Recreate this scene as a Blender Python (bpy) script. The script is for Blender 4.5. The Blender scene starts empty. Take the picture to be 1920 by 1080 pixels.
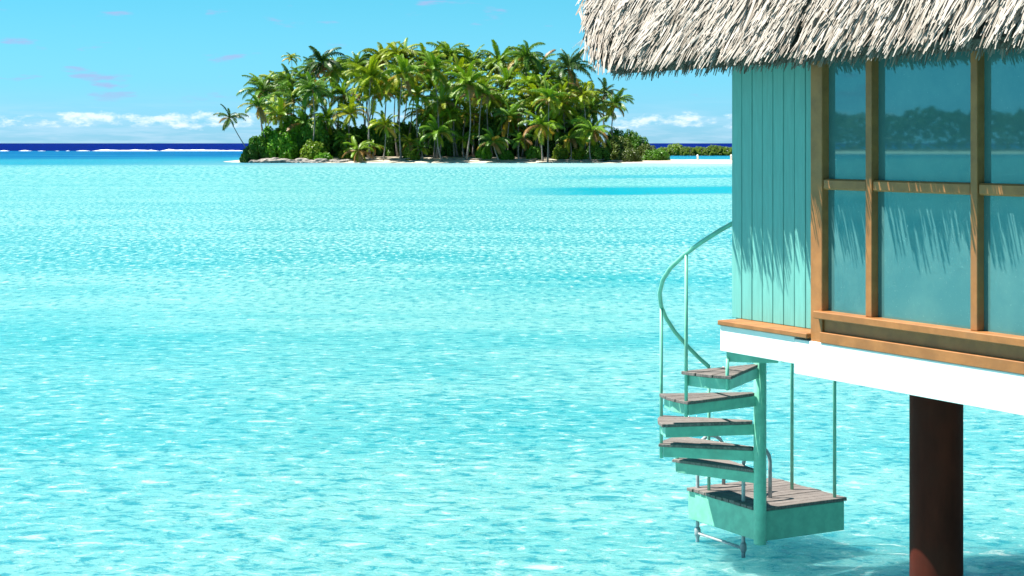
import bpy, bmesh, math, random
import numpy as np
from mathutils import Vector, Matrix, noise as mnoise

R = math.radians
scene = bpy.context.scene
COL = scene.collection

# ------------------------------------------------------------------ camera
EYE = 4.10                 # metres above the lagoon
F = 3240.0                 # focal length in photo pixels (1920 wide)
HORIZON = 268.5            # photo row of the horizon
cam_d = bpy.data.cameras.new('camera')
cam = bpy.data.objects.new('camera', cam_d)
COL.objects.link(cam)
cam.location = (0, 0, EYE)
cam.rotation_euler = (R(90), 0, 0)
cam_d.sensor_width = 36
cam_d.lens = 36 * F / 1920
cam_d.shift_y = -(540 - HORIZON) / 1920
cam_d.clip_start = 0.1
cam_d.clip_end = 200000
scene.camera = cam
scene.render.resolution_x = 1024
scene.render.resolution_y = 576

# wall frame of the bungalow: t runs along the wall towards the camera, s runs into the house
EX = Vector((0.4877, -0.8730, 0)); EY = Vector((0.8730, 0.4877, 0)); ROTZ = math.atan2(-0.8730, 0.4877)
CORNER = Vector((1.954, 15.36, 0))

# ------------------------------------------------------------------ sun, sky
SUN_AZ_IN_WALL = R(34)     # from the wall's outward normal towards the far end of the wall
SUN_EL = R(61.8)
h = -EY * math.cos(SUN_AZ_IN_WALL) - EX * math.sin(SUN_AZ_IN_WALL)
sun_dir = Vector((h.x * math.cos(SUN_EL), h.y * math.cos(SUN_EL), math.sin(SUN_EL)))
sun_d = bpy.data.lights.new('sun', 'SUN')
sun_d.energy = 5.0
sun_d.angle = R(0.5)
sun_d.color = (1.0, 0.95, 0.86)
sun = bpy.data.objects.new('sun', sun_d)
COL.objects.link(sun)
sun.rotation_euler = sun_dir.to_track_quat('Z', 'Y').to_euler()
sun.location = (0, 0, 60)

world = bpy.data.worlds.new('World')
scene.world = world
world.use_nodes = True
nt = world.node_tree
nt.nodes.clear()


class G:
    """small node-graph helper"""
    def __init__(self, tree):
        self.t = tree

    def n(self, typ, inputs=None, **props):
        nd = self.t.nodes.new(typ)
        for k, v in props.items():
            setattr(nd, k, v)
        for k, v in (inputs or {}).items():
            sock = nd.inputs[k]
            if isinstance(v, bpy.types.NodeSocket):
                self.t.links.new(v, sock)
            else:
                sock.default_value = v
        return nd

    def math(self, op, a, b=0.0, clamp=False):
        return self.n('ShaderNodeMath', {0: a, 1: b}, operation=op, use_clamp=clamp).outputs[0]

    def mix(self, fac, a, b, blend='MIX'):
        nd = self.n('ShaderNodeMix', {0: fac}, data_type='RGBA', blend_type=blend)
        for i, v in ((6, a), (7, b)):
            if isinstance(v, bpy.types.NodeSocket):
                self.t.links.new(v, nd.inputs[i])
            else:
                nd.inputs[i].default_value = (*v[:3], 1)
        return nd.outputs[2]

    def ss(self, v, lo, hi, a=0.0, b=1.0):
        return self.n('ShaderNodeMapRange', {0: v, 1: lo, 2: hi, 3: a, 4: b}, interpolation_type='SMOOTHSTEP').outputs[0]

    def noise(self, vec, scale, detail=3, rough=0.55, dist=0.0):
        return self.n('ShaderNodeTexNoise', {'Vector': vec, 'Scale': scale, 'Detail': detail, 'Roughness': rough, 'Distortion': dist}).outputs[0]

    def scale(self, vec, sc, loc=(0, 0, 0), rot=(0, 0, 0)):
        return self.n('ShaderNodeMapping', {'Vector': vec, 'Scale': sc, 'Location': loc, 'Rotation': rot}).outputs[0]


g = G(nt)
sky = g.n('ShaderNodeTexSky', sky_type='NISHITA')
sky.sun_disc = False
sky.sun_elevation = SUN_EL
sky.sun_rotation = math.atan2(sun_dir.x, sun_dir.y)
sky.altitude = 0
sky.air_density = 1.0
sky.dust_density = 0.3
sky.ozone_density = 1.5
# the view direction of the sky
dirv = g.n('ShaderNodeTexCoord').outputs['Generated']
sep = g.n('ShaderNodeSeparateXYZ', {0: dirv})
el = sep.outputs[2]
# brightness from the physical sky, hue of clear trade-wind air
lum = g.n('ShaderNodeRGBToBW', {0: sky.outputs[0]}).outputs[0]
hue = g.n('ShaderNodeValToRGB', {0: g.math('MAXIMUM', el, 0.0)})
cr = hue.color_ramp.elements
cr[0].position = 0.0; cr[0].color = (0.42, 0.86, 1.12, 1)
cr[1].position = 1.0; cr[1].color = (0.07, 0.58, 1.45, 1)
k_ = cr.new(0.035); k_.color = (0.28, 0.88, 1.16, 1)
k_ = cr.new(0.10); k_.color = (0.17, 0.90, 1.28, 1)
tint = g.mix(1.0, hue.outputs[0], lum, 'MULTIPLY')
# cumulus along the horizon
puff = g.noise(g.scale(dirv, (62, 62, 150), (3.2, 1.4, 0.3)), 1.0, 5, 0.62)
band = g.math('MULTIPLY', g.ss(el, 0.0035, 0.010), g.ss(el, 0.014, 0.027, 1, 0))
thr = g.math('SUBTRACT', puff, g.math('MULTIPLY', g.math('SUBTRACT', 1.0, band), 0.5))
cum = g.ss(thr, 0.45, 0.66)
# low hazy veil with streaks
veil_n = g.noise(g.scale(dirv, (26, 26, 260), (1.0, 5.0, 0)), 1.0, 4, 0.6)
veil = g.math('MULTIPLY', g.ss(el, 0.0, 0.030, 1, 0), g.ss(veil_n, 0.36, 0.66))
# small flat clouds higher up
wisp_n = g.noise(g.scale(dirv, (26, 26, 120), (7.7, 2.1, 4.0)), 1.0, 4, 0.55)
wisp = g.math('MULTIPLY', g.ss(wisp_n, 0.585, 0.72), g.ss(el, 0.018, 0.032))
CLOUD_LIT = (8.6, 9.0, 9.6)
CLOUD_SHADE = (3.0, 4.1, 6.6)
c1 = g.mix(g.math('MULTIPLY', veil, 0.40), tint, (5.2, 6.7, 8.0))
c2 = g.mix(g.math('MULTIPLY', wisp, 0.8), c1, CLOUD_SHADE)
c3 = g.mix(g.math('MULTIPLY', cum, 0.68), c2, CLOUD_LIT)
bg = g.n('ShaderNodeBackground', {'Color': c3, 'Strength': 0.056})
wo = g.n('ShaderNodeOutputWorld')
nt.links.new(bg.outputs[0], wo.inputs[0])

# ------------------------------------------------------------------ exposure
vs = scene.view_settings
vs.view_transform = 'Standard'
vs.look = 'None'
vs.gamma = 1
vs.exposure = 1.3
vs.use_curve_mapping = False
scene.render.engine = 'CYCLES'
scene.cycles.max_bounces = 6

# ================================================================== materials
MATS = {}


def newmat(name):
    m = bpy.data.materials.new(name)
    m.use_nodes = True
    m.node_tree.nodes.clear()
    MATS[name] = m
    return m, G(m.node_tree)


def finish(m, gg, shader):
    o = gg.n('ShaderNodeOutputMaterial')
    m.node_tree.links.new(shader, o.inputs[0])
    return m


def paint(name, col, var=0.12, scale=6.0, rough=0.5, dirt=(0.35, 0.30, 0.22), dirt_amt=0.12, bump=0.15, grain=None, spec=0.4):
    m, gg = newmat(name)
    tc = gg.n('ShaderNodeTexCoord').outputs['Object']
    inf = gg.n('ShaderNodeObjectInfo')
    vec = tc if grain is None else gg.scale(tc, grain)
    n1 = gg.noise(vec, scale, 5, 0.6)
    n2 = gg.noise(tc, 1.7, 4, 0.6)
    dk = tuple(c * (1 - var * 1.6) for c in col)
    lt = tuple(min(1, c * (1 + var * 0.6)) for c in col)
    c = gg.mix(gg.ss(n1, 0.3, 0.7), dk, lt)
    c = gg.mix(gg.math('MULTIPLY', gg.ss(n2, 0.52, 0.75), dirt_amt), c, dirt)
    v = gg.n('ShaderNodeMapRange', {0: inf.outputs['Random'], 1: 0, 2: 1, 3: 1 - var * 0.5, 4: 1 + var * 0.3}).outputs[0]
    c = gg.n('ShaderNodeHueSaturation', {'Color': c, 'Value': v}).outputs[0]
    b = gg.n('ShaderNodeBump', {'Height': n1, 'Strength': bump, 'Distance': 0.01}).outputs[0]
    p = gg.n('ShaderNodeBsdfPrincipled', {'Base Color': c, 'Roughness': rough, 'Normal': b, 'Specular IOR Level': spec})
    return finish(m, gg, p.outputs[0])


paint('white_paint', (0.84, 0.83, 0.79), 0.05, 5, 0.55, dirt=(0.55, 0.50, 0.40), dirt_amt=0.30)
paint('board_paint', (0.145, 0.410, 0.365), 0.07, 5, 0.55, dirt_amt=0.08, grain=(6, 6, 0.6))
paint('tan_paint', (0.345, 0.140, 0.040), 0.14, 6, 0.5, dirt=(0.3, 0.16, 0.07), dirt_amt=0.3, grain=(1, 1, 1))
paint('aqua_metal', (0.20, 0.55, 0.40), 0.10, 9, 0.4, dirt=(0.26, 0.16, 0.07), dirt_amt=0.28, bump=0.06)
paint('weathered_wood', (0.205, 0.175, 0.16), 0.3, 12, 0.8, dirt=(0.10, 0.08, 0.07), dirt_amt=0.5, grain=(1, 12, 1), bump=0.5)
paint('dark_wood', (0.10, 0.08, 0.075), 0.3, 12, 0.7, bump=0.4)
paint('pile_paint', (0.080, 0.013, 0.006), 0.25, 4, 0.7, dirt=(0.06, 0.014, 0.008), dirt_amt=0.6, grain=(1, 1, 0.3), spec=0.12)
paint('galvanised', (0.42, 0.45, 0.46), 0.2, 14, 0.35, dirt=(0.12, 0.13, 0.10), dirt_amt=0.5)
paint('old_thatch', (0.09, 0.075, 0.06), 0.3, 30, 0.9, bump=0.8, grain=(8, 1, 1))
paint('rock', (0.33, 0.30, 0.27), 0.35, 1.2, 0.9, dirt=(0.08, 0.07, 0.06), dirt_amt=0.6, bump=1.0)
paint('driftwood', (0.30, 0.26, 0.22), 0.3, 2, 0.9)
paint('foam', (0.86, 0.89, 0.9), 0.05, 1, 0.8, dirt_amt=0)
paint('marker_white', (0.82, 0.82, 0.80), 0.05, 2, 0.6)


def m_thatch():
    m, gg = newmat('thatch')
    a = gg.n('ShaderNodeAttribute', attribute_name='tone').outputs['Fac']
    tc = gg.n('ShaderNodeTexCoord').outputs['Object']
    n1 = gg.noise(gg.scale(tc, (90, 14, 14)), 1.0, 3, 0.6)
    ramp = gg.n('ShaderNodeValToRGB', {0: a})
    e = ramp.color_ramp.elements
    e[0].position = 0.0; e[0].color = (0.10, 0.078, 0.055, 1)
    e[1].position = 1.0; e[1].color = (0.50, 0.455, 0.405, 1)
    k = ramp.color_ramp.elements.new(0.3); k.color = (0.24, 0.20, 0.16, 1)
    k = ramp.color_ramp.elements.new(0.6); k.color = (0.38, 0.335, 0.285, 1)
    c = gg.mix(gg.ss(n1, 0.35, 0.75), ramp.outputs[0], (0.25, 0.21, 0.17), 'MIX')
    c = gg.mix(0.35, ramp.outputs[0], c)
    p = gg.n('ShaderNodeBsdfPrincipled', {'Base Color': c, 'Roughness': 0.65, 'Specular IOR Level': 0.35})
    return finish(m, gg, p.outputs[0])


m_thatch()


def m_leaf(name, rough=0.42, trans=0.30):
    m, gg = newmat(name)
    inf = gg.n('ShaderNodeObjectInfo')
    at = gg.n('ShaderNodeAttribute', attribute_name='tone').outputs['Fac']
    v = gg.n('ShaderNodeMapRange', {0: at, 1: 0, 2: 1, 3: 0.55, 4: 1.35}).outputs[0]
    hsv = gg.n('ShaderNodeHueSaturation', {'Color': inf.outputs['Color'], 'Value': v}).outputs[0]
    tcol = gg.mix(1.0, hsv, (1.1, 1.15, 0.55), 'MULTIPLY')
    p = gg.n('ShaderNodeBsdfPrincipled', {'Base Color': hsv, 'Roughness': rough, 'Specular IOR Level': 0.35})
    t = gg.n('ShaderNodeBsdfTranslucent', {'Color': tcol})
    mx = gg.n('ShaderNodeMixShader', {0: trans, 1: p.outputs[0], 2: t.outputs[0]})
    return finish(m, gg, mx.outputs[0])


m_leaf('frond_leaf')
m_leaf('shrub_leaf', 0.38, 0.22)
paint('palm_bark', (0.27, 0.24, 0.21), 0.3, 1.5, 0.9, dirt=(0.12, 0.1, 0.09), dirt_amt=0.5, grain=(1, 1, 5), bump=0.6)
paint('coconut', (0.32, 0.20, 0.05), 0.3, 2, 0.6)


def m_glass():
    m, gg = newmat('window_glass')
    tc = gg.n('ShaderNodeTexCoord').outputs['Object']
    n1 = gg.noise(tc, 2.2, 4, 0.6)
    n2 = gg.noise(tc, 55, 3, 0.7)
    salt = gg.math('MULTIPLY', gg.ss(n2, 0.62, 0.75), 0.35)
    c = gg.mix(gg.ss(n1, 0.35, 0.7), (0.055, 0.150, 0.155), (0.080, 0.185, 0.180))
    c = gg.mix(salt, c, (0.30, 0.40, 0.36))
    film = gg.n('ShaderNodeBsdfDiffuse', {'Color': c})
    gl = gg.n('ShaderNodeBsdfGlossy', {'Color': (0.35, 0.9, 1.0, 1), 'Roughness': 0.02})
    fr = gg.n('ShaderNodeFresnel', {'IOR': 1.52}).outputs[0]
    f2 = gg.math('ADD', gg.math('MULTIPLY', fr, 1.0), 0.09)
    mx = gg.n('ShaderNodeMixShader', {0: f2, 1: film.outputs[0], 2: gl.outputs[0]})
    return finish(m, gg, mx.outputs[0])


m_glass()


def m_sand():
    m, gg = newmat('sand')
    pos = gg.n('ShaderNodeNewGeometry').outputs['Position']
    z = gg.n('ShaderNodeSeparateXYZ', {0: pos}).outputs[2]
    n1 = gg.noise(pos, 0.35, 5, 0.65)
    n2 = gg.noise(pos, 1.5, 4, 0.6)
    c = gg.mix(gg.ss(n1, 0.35, 0.7), (0.66, 0.58, 0.46), (0.50, 0.43, 0.34))
    c = gg.mix(gg.math('MULTIPLY', gg.ss(n2, 0.55, 0.7), 0.5), c, (0.34, 0.28, 0.21))
    c = gg.mix(gg.ss(z, 0.35, 0.05), c, (0.46, 0.42, 0.33))           # wet strip at the waterline
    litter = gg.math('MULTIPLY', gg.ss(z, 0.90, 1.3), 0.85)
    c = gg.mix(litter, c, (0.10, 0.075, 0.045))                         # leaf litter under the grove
    b = gg.n('ShaderNodeBump', {'Height': n2, 'Strength': 0.6, 'Distance': 0.2}).outputs[0]
    p = gg.n('ShaderNodeBsdfPrincipled', {'Base Color': c, 'Roughness': 0.95, 'Normal': b, 'Specular IOR Level': 0.1})
    return finish(m, gg, p.outputs[0])


m_sand()


def m_water():
    m, gg = newmat('lagoon_water')
    pos = gg.n('ShaderNodeNewGeometry').outputs['Position']
    sp = gg.n('ShaderNodeSeparateXYZ', {0: pos})
    X, Y = sp.outputs[0], sp.outputs[1]
    # --- colour of the water: lagoon floor depth, plus ripple light and dark painted in
    big = gg.noise(gg.scale(pos, (0.006, 0.02, 1)), 1.0, 4, 0.6)
    mid = gg.noise(gg.scale(pos, (0.05, 0.11, 1), rot=(0, 0, 0.25)), 1.0, 4, 0.6)
    small = gg.noise(gg.scale(pos, (3.1, 4.4, 1), rot=(0, 0, 0.2)), 1.0, 5, 0.74, 0.6)
    sand_c = (0.125, 0.335, 0.330)
    aqua_c = (0.035, 0.262, 0.290)
    teal_c = (0.0, 0.170, 0.222)
    far1 = gg.noise(gg.scale(pos, (4.6, 1.5, 1), rot=(0, 0, 0.12)), 1.0, 4, 0.70, 0.3)
    far2 = gg.noise(gg.scale(pos, (2.2, 0.36, 1), rot=(0, 0, -0.08)), 1.0, 4, 0.68, 0.3)
    small = gg.math('ADD', gg.math('MULTIPLY', small, 1.2), -0.1)
    far1 = gg.math('ADD', gg.math('MULTIPLY', far1, 1.55), -0.275)
    far2 = gg.math('ADD', gg.math('MULTIPLY', far2, 1.5), -0.25)
    small = gg.n('ShaderNodeMix', {0: gg.ss(Y, 24, 70), 2: small, 3: far1}).outputs[0]
    small = gg.n('ShaderNodeMix', {0: gg.ss(Y, 80, 260), 2: small, 3: far2}).outputs[0]
    c = gg.mix(gg.math('MULTIPLY', gg.ss(mid, 0.36, 0.66), gg.ss(Y, 50, 150, 1.0, 0.4)), sand_c, aqua_c)
    c = gg.mix(gg.math('MULTIPLY', gg.ss(small, 0.50, 0.64), 0.80), c, teal_c)  # dark sides of the ripples, painted into the water colour
    c = gg.mix(gg.math('MULTIPLY', gg.ss(small, 0.44, 0.30), 0.9), c, (0.32, 0.48, 0.47))  # pale ripple highlights, painted into the water colour
    # pale shallows around the island
    yy = gg.math('ADD', Y, gg.math('MULTIPLY', big, 50))
    ex = gg.math('DIVIDE', gg.math('ADD', X, -4.0), 95.0)
    ey = gg.math('DIVIDE', gg.math('ADD', yy, -405.0), 95.0)
    er = gg.math('SQRT', gg.math('ADD', gg.math('MULTIPLY', ex, ex), gg.math('MULTIPLY', ey, ey)))
    c = gg.mix(gg.math('MULTIPLY', gg.ss(er, 1.15, 0.55), 0.75), c, (0.27, 0.39, 0.37))
    # deeper channel in front of the sandbar
    cy = gg.math('ADD', Y, gg.math('ADD', gg.math('MULTIPLY', X, -0.35), gg.math('MULTIPLY', mid, 16)))
    cw = gg.math('MULTIPLY', gg.ss(cy, 139, 146), gg.ss(cy, 174, 160))
    cw = gg.math('MULTIPLY', cw, gg.ss(gg.math('ADD', X, gg.math('MULTIPLY', big, 14)), 3.0, 15.0))
    c = gg.mix(gg.math('MULTIPLY', cw, 0.95), c, (0.0, 0.22, 0.28))
    cy2 = gg.math('ADD', Y, gg.math('ADD', gg.math('MULTIPLY', X, -0.5), gg.math('MULTIPLY', mid, 30)))
    cw2 = gg.math('MULTIPLY', gg.ss(cy2, 206, 214), gg.ss(cy2, 236, 222))
    cw2 = gg.math('MULTIPLY', cw2, gg.ss(X, 0.0, 14.0))
    c = gg.mix(gg.math('MULTIPLY', cw2, 0.7), c, (0.01, 0.23, 0.29))
    # back of the lagoon, blue towards the reef
    yb = gg.math('ADD', Y, gg.math('ADD', gg.math('MULTIPLY', X, -0.45), gg.math('MULTIPLY', gg.math('SUBTRACT', big, 0.5), 160)))
    c = gg.mix(gg.math('MULTIPLY', gg.ss(yb, 300, 420), 0.85), c, (0.0, 0.17, 0.26))
    c = gg.mix(gg.ss(yb, 420, 610), c, (0.0, 0.075, 0.205))
    streak = gg.noise(gg.scale(pos, (0.01, 0.05, 1), (4, 2, 0)), 1.0, 3, 0.6)
    c = gg.mix(gg.math('MULTIPLY', gg.math('MULTIPLY', gg.ss(streak, 0.52, 0.64), gg.ss(yb, 400, 500)), 0.55), c, (0.02, 0.22, 0.27))
    deep = gg.ss(Y, 905, 935)
    c = gg.mix(deep, c, (0.0, 0.005, 0.100))
    # --- ripples
    w1 = gg.noise(gg.scale(pos, (2.4, 3.6, 1), rot=(0, 0, 0.22)), 1.0, 5, 0.62, 0.4)
    w2 = gg.noise(gg.scale(pos, (0.8, 1.1, 1), rot=(0, 0, -0.15)), 1.0, 3, 0.55, 0.2)
    w3 = gg.noise(gg.scale(pos, (8.0, 11.0, 1), rot=(0, 0, 0.35)), 1.0, 2, 0.5)
    hgt = gg.math('ADD', gg.math('ADD', gg.math('MULTIPLY', w1, 0.20), gg.math('MULTIPLY', w2, 0.16)), gg.math('MULTIPLY', w3, 0.02))
    b = gg.n('ShaderNodeBump', {'Height': hgt, 'Strength': 1.0, 'Distance': 1.0}).outputs[0]
    top = gg.n('ShaderNodeBsdfDiffuse', {'Color': c, 'Normal': b})
    under = gg.n('ShaderNodeSubsurfaceScattering', {'Color': c, 'Scale': 1.0, 'Radius': (1.6, 3.6, 4.0)}, falloff='BURLEY')
    body = gg.n('ShaderNodeMixShader', {0: 0.75, 1: top.outputs[0], 2: under.outputs[0]})
    gl = gg.n('ShaderNodeBsdfGlossy', {'Roughness': 0.10, 'Normal': b})
    fr = gg.n('ShaderNodeFresnel', {'IOR': 1.333, 'Normal': b}).outputs[0]
    cap = gg.n('ShaderNodeMapRange', {0: Y, 1: 40, 2: 450, 3: 0.27, 4: 0.13}).outputs[0]
    cap = gg.math('SUBTRACT', cap, gg.math('MULTIPLY', deep, 0.08))
    fr = gg.math('MINIMUM', fr, cap)
    mx = gg.n('ShaderNodeMixShader', {0: fr, 1: body.outputs[0], 2: gl.outputs[0]})
    return finish(m, gg, mx.outputs[0])


m_water()


# ================================================================== mesh helpers
def mesh_obj(name, verts, faces, mat, parent=None, tone=None, smooth=False):
    me = bpy.data.meshes.new(name)
    me.from_pydata([tuple(v) for v in verts], [], faces)
    if tone is not None:
        a = me.attributes.new('tone', 'FLOAT', 'FACE')
        a.data.foreach_set('value', np.asarray(tone, dtype=np.float32))
    if smooth:
        me.polygons.foreach_set('use_smooth', [True] * len(me.polygons))
    me.materials.append(MATS[mat] if isinstance(mat, str) else mat)
    me.update()
    o = bpy.data.objects.new(name, me)
    COL.objects.link(o)
    if parent is not None:
        o.parent = parent
    return o


def bm_obj(name, bm, mat, parent=None, smooth=False):
    me = bpy.data.meshes.new(name)
    bm.normal_update()
    bm.to_mesh(me)
    bm.free()
    me.materials.append(MATS[mat])
    if smooth:
        me.polygons.foreach_set('use_smooth', [True] * len(me.polygons))
    o = bpy.data.objects.new(name, me)
    COL.objects.link(o)
    if parent is not None:
        o.parent = parent
    return o


def box(name, x0, x1, y0, y1, z0, z1, mat, parent=None, bevel=0.004):
    bm = bmesh.new()
    bmesh.ops.create_cube(bm, size=1)
    for v in bm.verts:
        v.co = Vector(((x0 + x1) / 2 + v.co.x * (x1 - x0), (y0 + y1) / 2 + v.co.y * (y1 - y0), (z0 + z1) / 2 + v.co.z * (z1 - z0)))
    if bevel:
        bmesh.ops.bevel(bm, geom=bm.edges[:], offset=bevel, segments=1, affect='EDGES')
    return bm_obj(name, bm, mat, parent)


def prism(name, pts, z0, z1, mat, parent=None, bevel=0.0):
    """vertical prism over a plan polygon"""
    bm = bmesh.new()
    lo = [bm.verts.new((p[0], p[1], z0)) for p in pts]
    hi = [bm.verts.new((p[0], p[1], z1)) for p in pts]
    n = len(pts)
    bm.faces.new(hi)
    bm.faces.new(lo[::-1])
    for i in range(n):
        bm.faces.new((lo[i], lo[(i + 1) % n], hi[(i + 1) % n], hi[i]))
    bmesh.ops.recalc_face_normals(bm, faces=bm.faces[:])
    if bevel:
        bmesh.ops.bevel(bm, geom=bm.edges[:], offset=bevel, segments=1, affect='EDGES')
    return bm_obj(name, bm, mat, parent)


def tube_geo(path, radii, seg=10, cap=True):
    path = [Vector(p) for p in path]
    if not isinstance(radii, (list, tuple)):
        radii = [radii] * len(path)
    verts, faces = [], []
    prev = None
    for i, p in enumerate(path):
        if i == 0:
            tan = path[1] - p
        elif i == len(path) - 1:
            tan = p - path[i - 1]
        else:
            tan = path[i + 1] - path[i - 1]
        tan.normalize()
        if prev is None:
            ref = Vector((0, 0, 1)) if abs(tan.z) < 0.9 else Vector((1, 0, 0))
            a = tan.cross(ref).normalized()
        else:
            a = (prev - tan * prev.dot(tan)).normalized()
        prev = a
        b = tan.cross(a)
        for k in range(seg):
            th = 2 * math.pi * k / seg
            verts.append(p + (a * math.cos(th) + b * math.sin(th)) * radii[i])
    for i in range(len(path) - 1):
        for k in range(seg):
            k2 = (k + 1) % seg
            faces.append((i * seg + k, i * seg + k2, (i + 1) * seg + k2, (i + 1) * seg + k))
    if cap:
        faces.append(tuple(range(seg))[::-1])
        faces.append(tuple((len(path) - 1) * seg + k for k in range(seg)))
    return verts, faces


def tube(name, path, radii, mat, parent=None, seg=10):
    v, f = tube_geo(path, radii, seg)
    return mesh_obj(name, v, f, mat, parent, smooth=seg > 6)


def empty(name, loc=(0, 0, 0), rz=0):
    o = bpy.data.objects.new(name, None)
    o.empty_display_size = 0.3
    COL.objects.link(o)
    o.location = loc
    o.rotation_euler = (0, 0, rz)
    return o


def tag(o, label=None, cat=None, group=None, kind=None):
    if label: o['label'] = label
    if cat: o['category'] = cat
    if group: o['group'] = group
    if kind: o['kind'] = kind
    return o


def link_copy(src, name, parent=None):
    o = bpy.data.objects.new(name, src.data)
    COL.objects.link(o)
    if parent is not None:
        o.parent = parent
    return o


def at_depth(px, py, Y):
    """a photo pixel at a chosen distance"""
    return Vector(((px - 960) / F * Y, Y, EYE + (HORIZON - py) / F * Y))


def t_of(px, s):
    """position along the house wall whose image column is px, on the plane at depth s"""
    k = (px - 960) / F
    return (k * (CORNER.y + EY.y * s) - CORNER.x - EY.x * s) / (EX.x - k * EX.y)


# ================================================================== water, terrain
v = []; f = []
S = 60000.0
xs = [-S, -2000, -400, 0, 400, 2000, S]
ys = [-2000, -200, 0, 60, 200, 400, 900, 2000, 8000, S]
for y in ys:
    for x in xs:
        v.append((x, y, 0))
nx = len(xs)
for j in range(len(ys) - 1):
    for i in range(nx - 1):
        f.append((j * nx + i, j * nx + i + 1, (j + 1) * nx + i + 1, (j + 1) * nx + i))
tag(mesh_obj('lagoon', v, f, 'lagoon_water'), 'turquoise lagoon water rippling over sand, deep blue beyond the reef', kind='structure')


def ground_h(x, y):
    n = mnoise.noise(Vector((x * 0.06, y * 0.06, 3.0))) * 0.6 + mnoise.noise(Vector((x * 0.22, y * 0.22, 7.0))) * 0.25
    e = abs((x + 12) / 52) ** 3.4 + abs((y - 394) / 36.5) ** 3.4
    h1 = 1.5 * (1 - e) + n * 0.28
    h1 = min(h1, 1.5 + 0.3 * n)
    # sandbar trailing off to the right behind the bungalow
    e2 = ((x - 62) / 62) ** 2 + ((y - 374) / 24) ** 2
    h2 = 0.75 * (1 - e2) + n * 0.22
    h2 = min(h2, 0.42 + 0.1 * n)
    return max(h1, h2)


v = []; f = []
gx = np.arange(-72, 130, 1.2); gy = np.arange(335, 436, 1.2)
for y in gy:
    for x in gx:
        v.append((x, y, max(-0.6, ground_h(x, y))))
nx = len(gx)
for j in range(len(gy) - 1):
    for i in range(nx - 1):
        q = (j * nx + i, j * nx + i + 1, (j + 1) * nx + i + 1, (j + 1) * nx + i)
        if max(v[k][2] for k in q) > -0.35:
            f.append(q)
tag(mesh_obj('island_beach', v, f, 'sand', smooth=True), 'pale sand of the palm island and its sandbar', kind='structure')

# low green spit far behind the sandbar
v = []; f = []
gx = np.arange(45, 150, 2.0); gy = np.arange(560, 600, 2.0)
for y in gy:
    for x in gx:
        e = ((x - 98) / 48) ** 2 + ((y - 580) / 15) ** 2
        v.append((x, y, max(-0.6, 1.0 * (1 - e) + 0.3 * mnoise.noise(Vector((x * 0.1, y * 0.1, 0))))))
nx = len(gx)
for j in range(len(gy) - 1):
    for i in range(nx - 1):
        q = (j * nx + i, j * nx + i + 1, (j + 1) * nx + i + 1, (j + 1) * nx + i)
        if max(v[k][2] for k in q) > -0.35:
            f.append(q)
tag(mesh_obj('far_spit', v, f, 'sand', smooth=True), 'low sandy spit under the far green bushes', kind='structure')

# breaking waves on the reef
rnd = random.Random(4)


def foam_strip(x0, x1, Y, hmax, depth, seed):
    v = []; f = []
    n = max(6, int((x1 - x0) / 1.6))
    prof = [(-1, 0), (-0.6, 0.75), (-0.1, 1.0), (0.5, 0.55), (1, 0)]
    for i in range(n + 1):
        x = x0 + (x1 - x0) * i / n
        a = 0.45 + 0.55 * mnoise.noise(Vector((x * 0.045, seed, 0))) + 0.35 * mnoise.noise(Vector((x * 0.3, seed, 4)))
        endf = min(1, i / 3, (n - i) / 3)
        a = max(0.08, a) * endf
        for (py, pz) in prof:
            jit = 0.25 * mnoise.noise(Vector((x * 0.9, py * 3, seed)))
            v.append((x, Y + py * depth + 5 * mnoise.noise(Vector((x * 0.012, seed, 9))), -0.05 + hmax * a * pz * (1 + jit)))
    m = len(prof)
    for i in range(n):
        for k in range(m - 1):
            f.append((i * m + k, (i + 1) * m + k, (i + 1) * m + k + 1, i * m + k + 1))
    return v, f


fv = []; ff = []
for (p0, p1, hm) in ((-40, -8, .6), (4, 22, .7), (36, 62, 1.1), (70, 90, .9), (104, 118, .6), (126, 132, .6), (140, 168, 1.0), (172, 300, 1.35), (296, 470, 1.2),
                     (470, 900, 1.2), (900, 1400, 1.1), (1400, 2300, 1.2)):
    a, b = foam_strip((p0 - 960) / F * 918, (p1 - 960) / F * 918, 918 + rnd.uniform(-3, 3), hm, 4.0, p0 * 0.37)
    o = len(fv)
    fv += a
    ff += [tuple(i + o for i in q) for q in b]
tag(mesh_obj('reef_surf', fv, ff, 'foam', smooth=True), 'white line of surf breaking on the outer reef', 'surf', kind='stuff')

# ================================================================== the bungalow
house = tag(empty('overwater_bungalow', CORNER, ROTZ), 'thatched overwater bungalow with pale boards, tan window frames and white floor beam', 'bungalow')
T_END = 7.2
Z_FLOOR = 2.55
S_POST = -0.20
S_GLASS = -0.133
t_post0, t_post1 = t_of(1519.4, S_POST), t_of(1541, S_POST)
t_m2a, t_m2b = t_of(1622.5, S_POST), t_of(1634, S_POST)
t_m3a, t_m3b = t_of(1819, S_POST), t_of(1832, S_POST)

# board wall beside the windows
bw = box('board_wall', 0.02, t_post1 + 0.02, 0.03, 0.10, Z_FLOOR - 0.02, 5.25, 'board_paint', house, 0)
x = 0.0
pitch = 0.1475
k = 0
rb = random.Random(11)
while x < t_post0 + 0.06:
    x1 = min(x + pitch - 0.007, t_post0 + 0.1)
    dy = rb.uniform(-0.002, 0.002)
    box('board', x, x1, dy, 0.026 + dy, Z_FLOOR + 0.002, 5.25, 'board_paint', bw, 0.004)
    x += pitch
    k += 1
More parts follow.
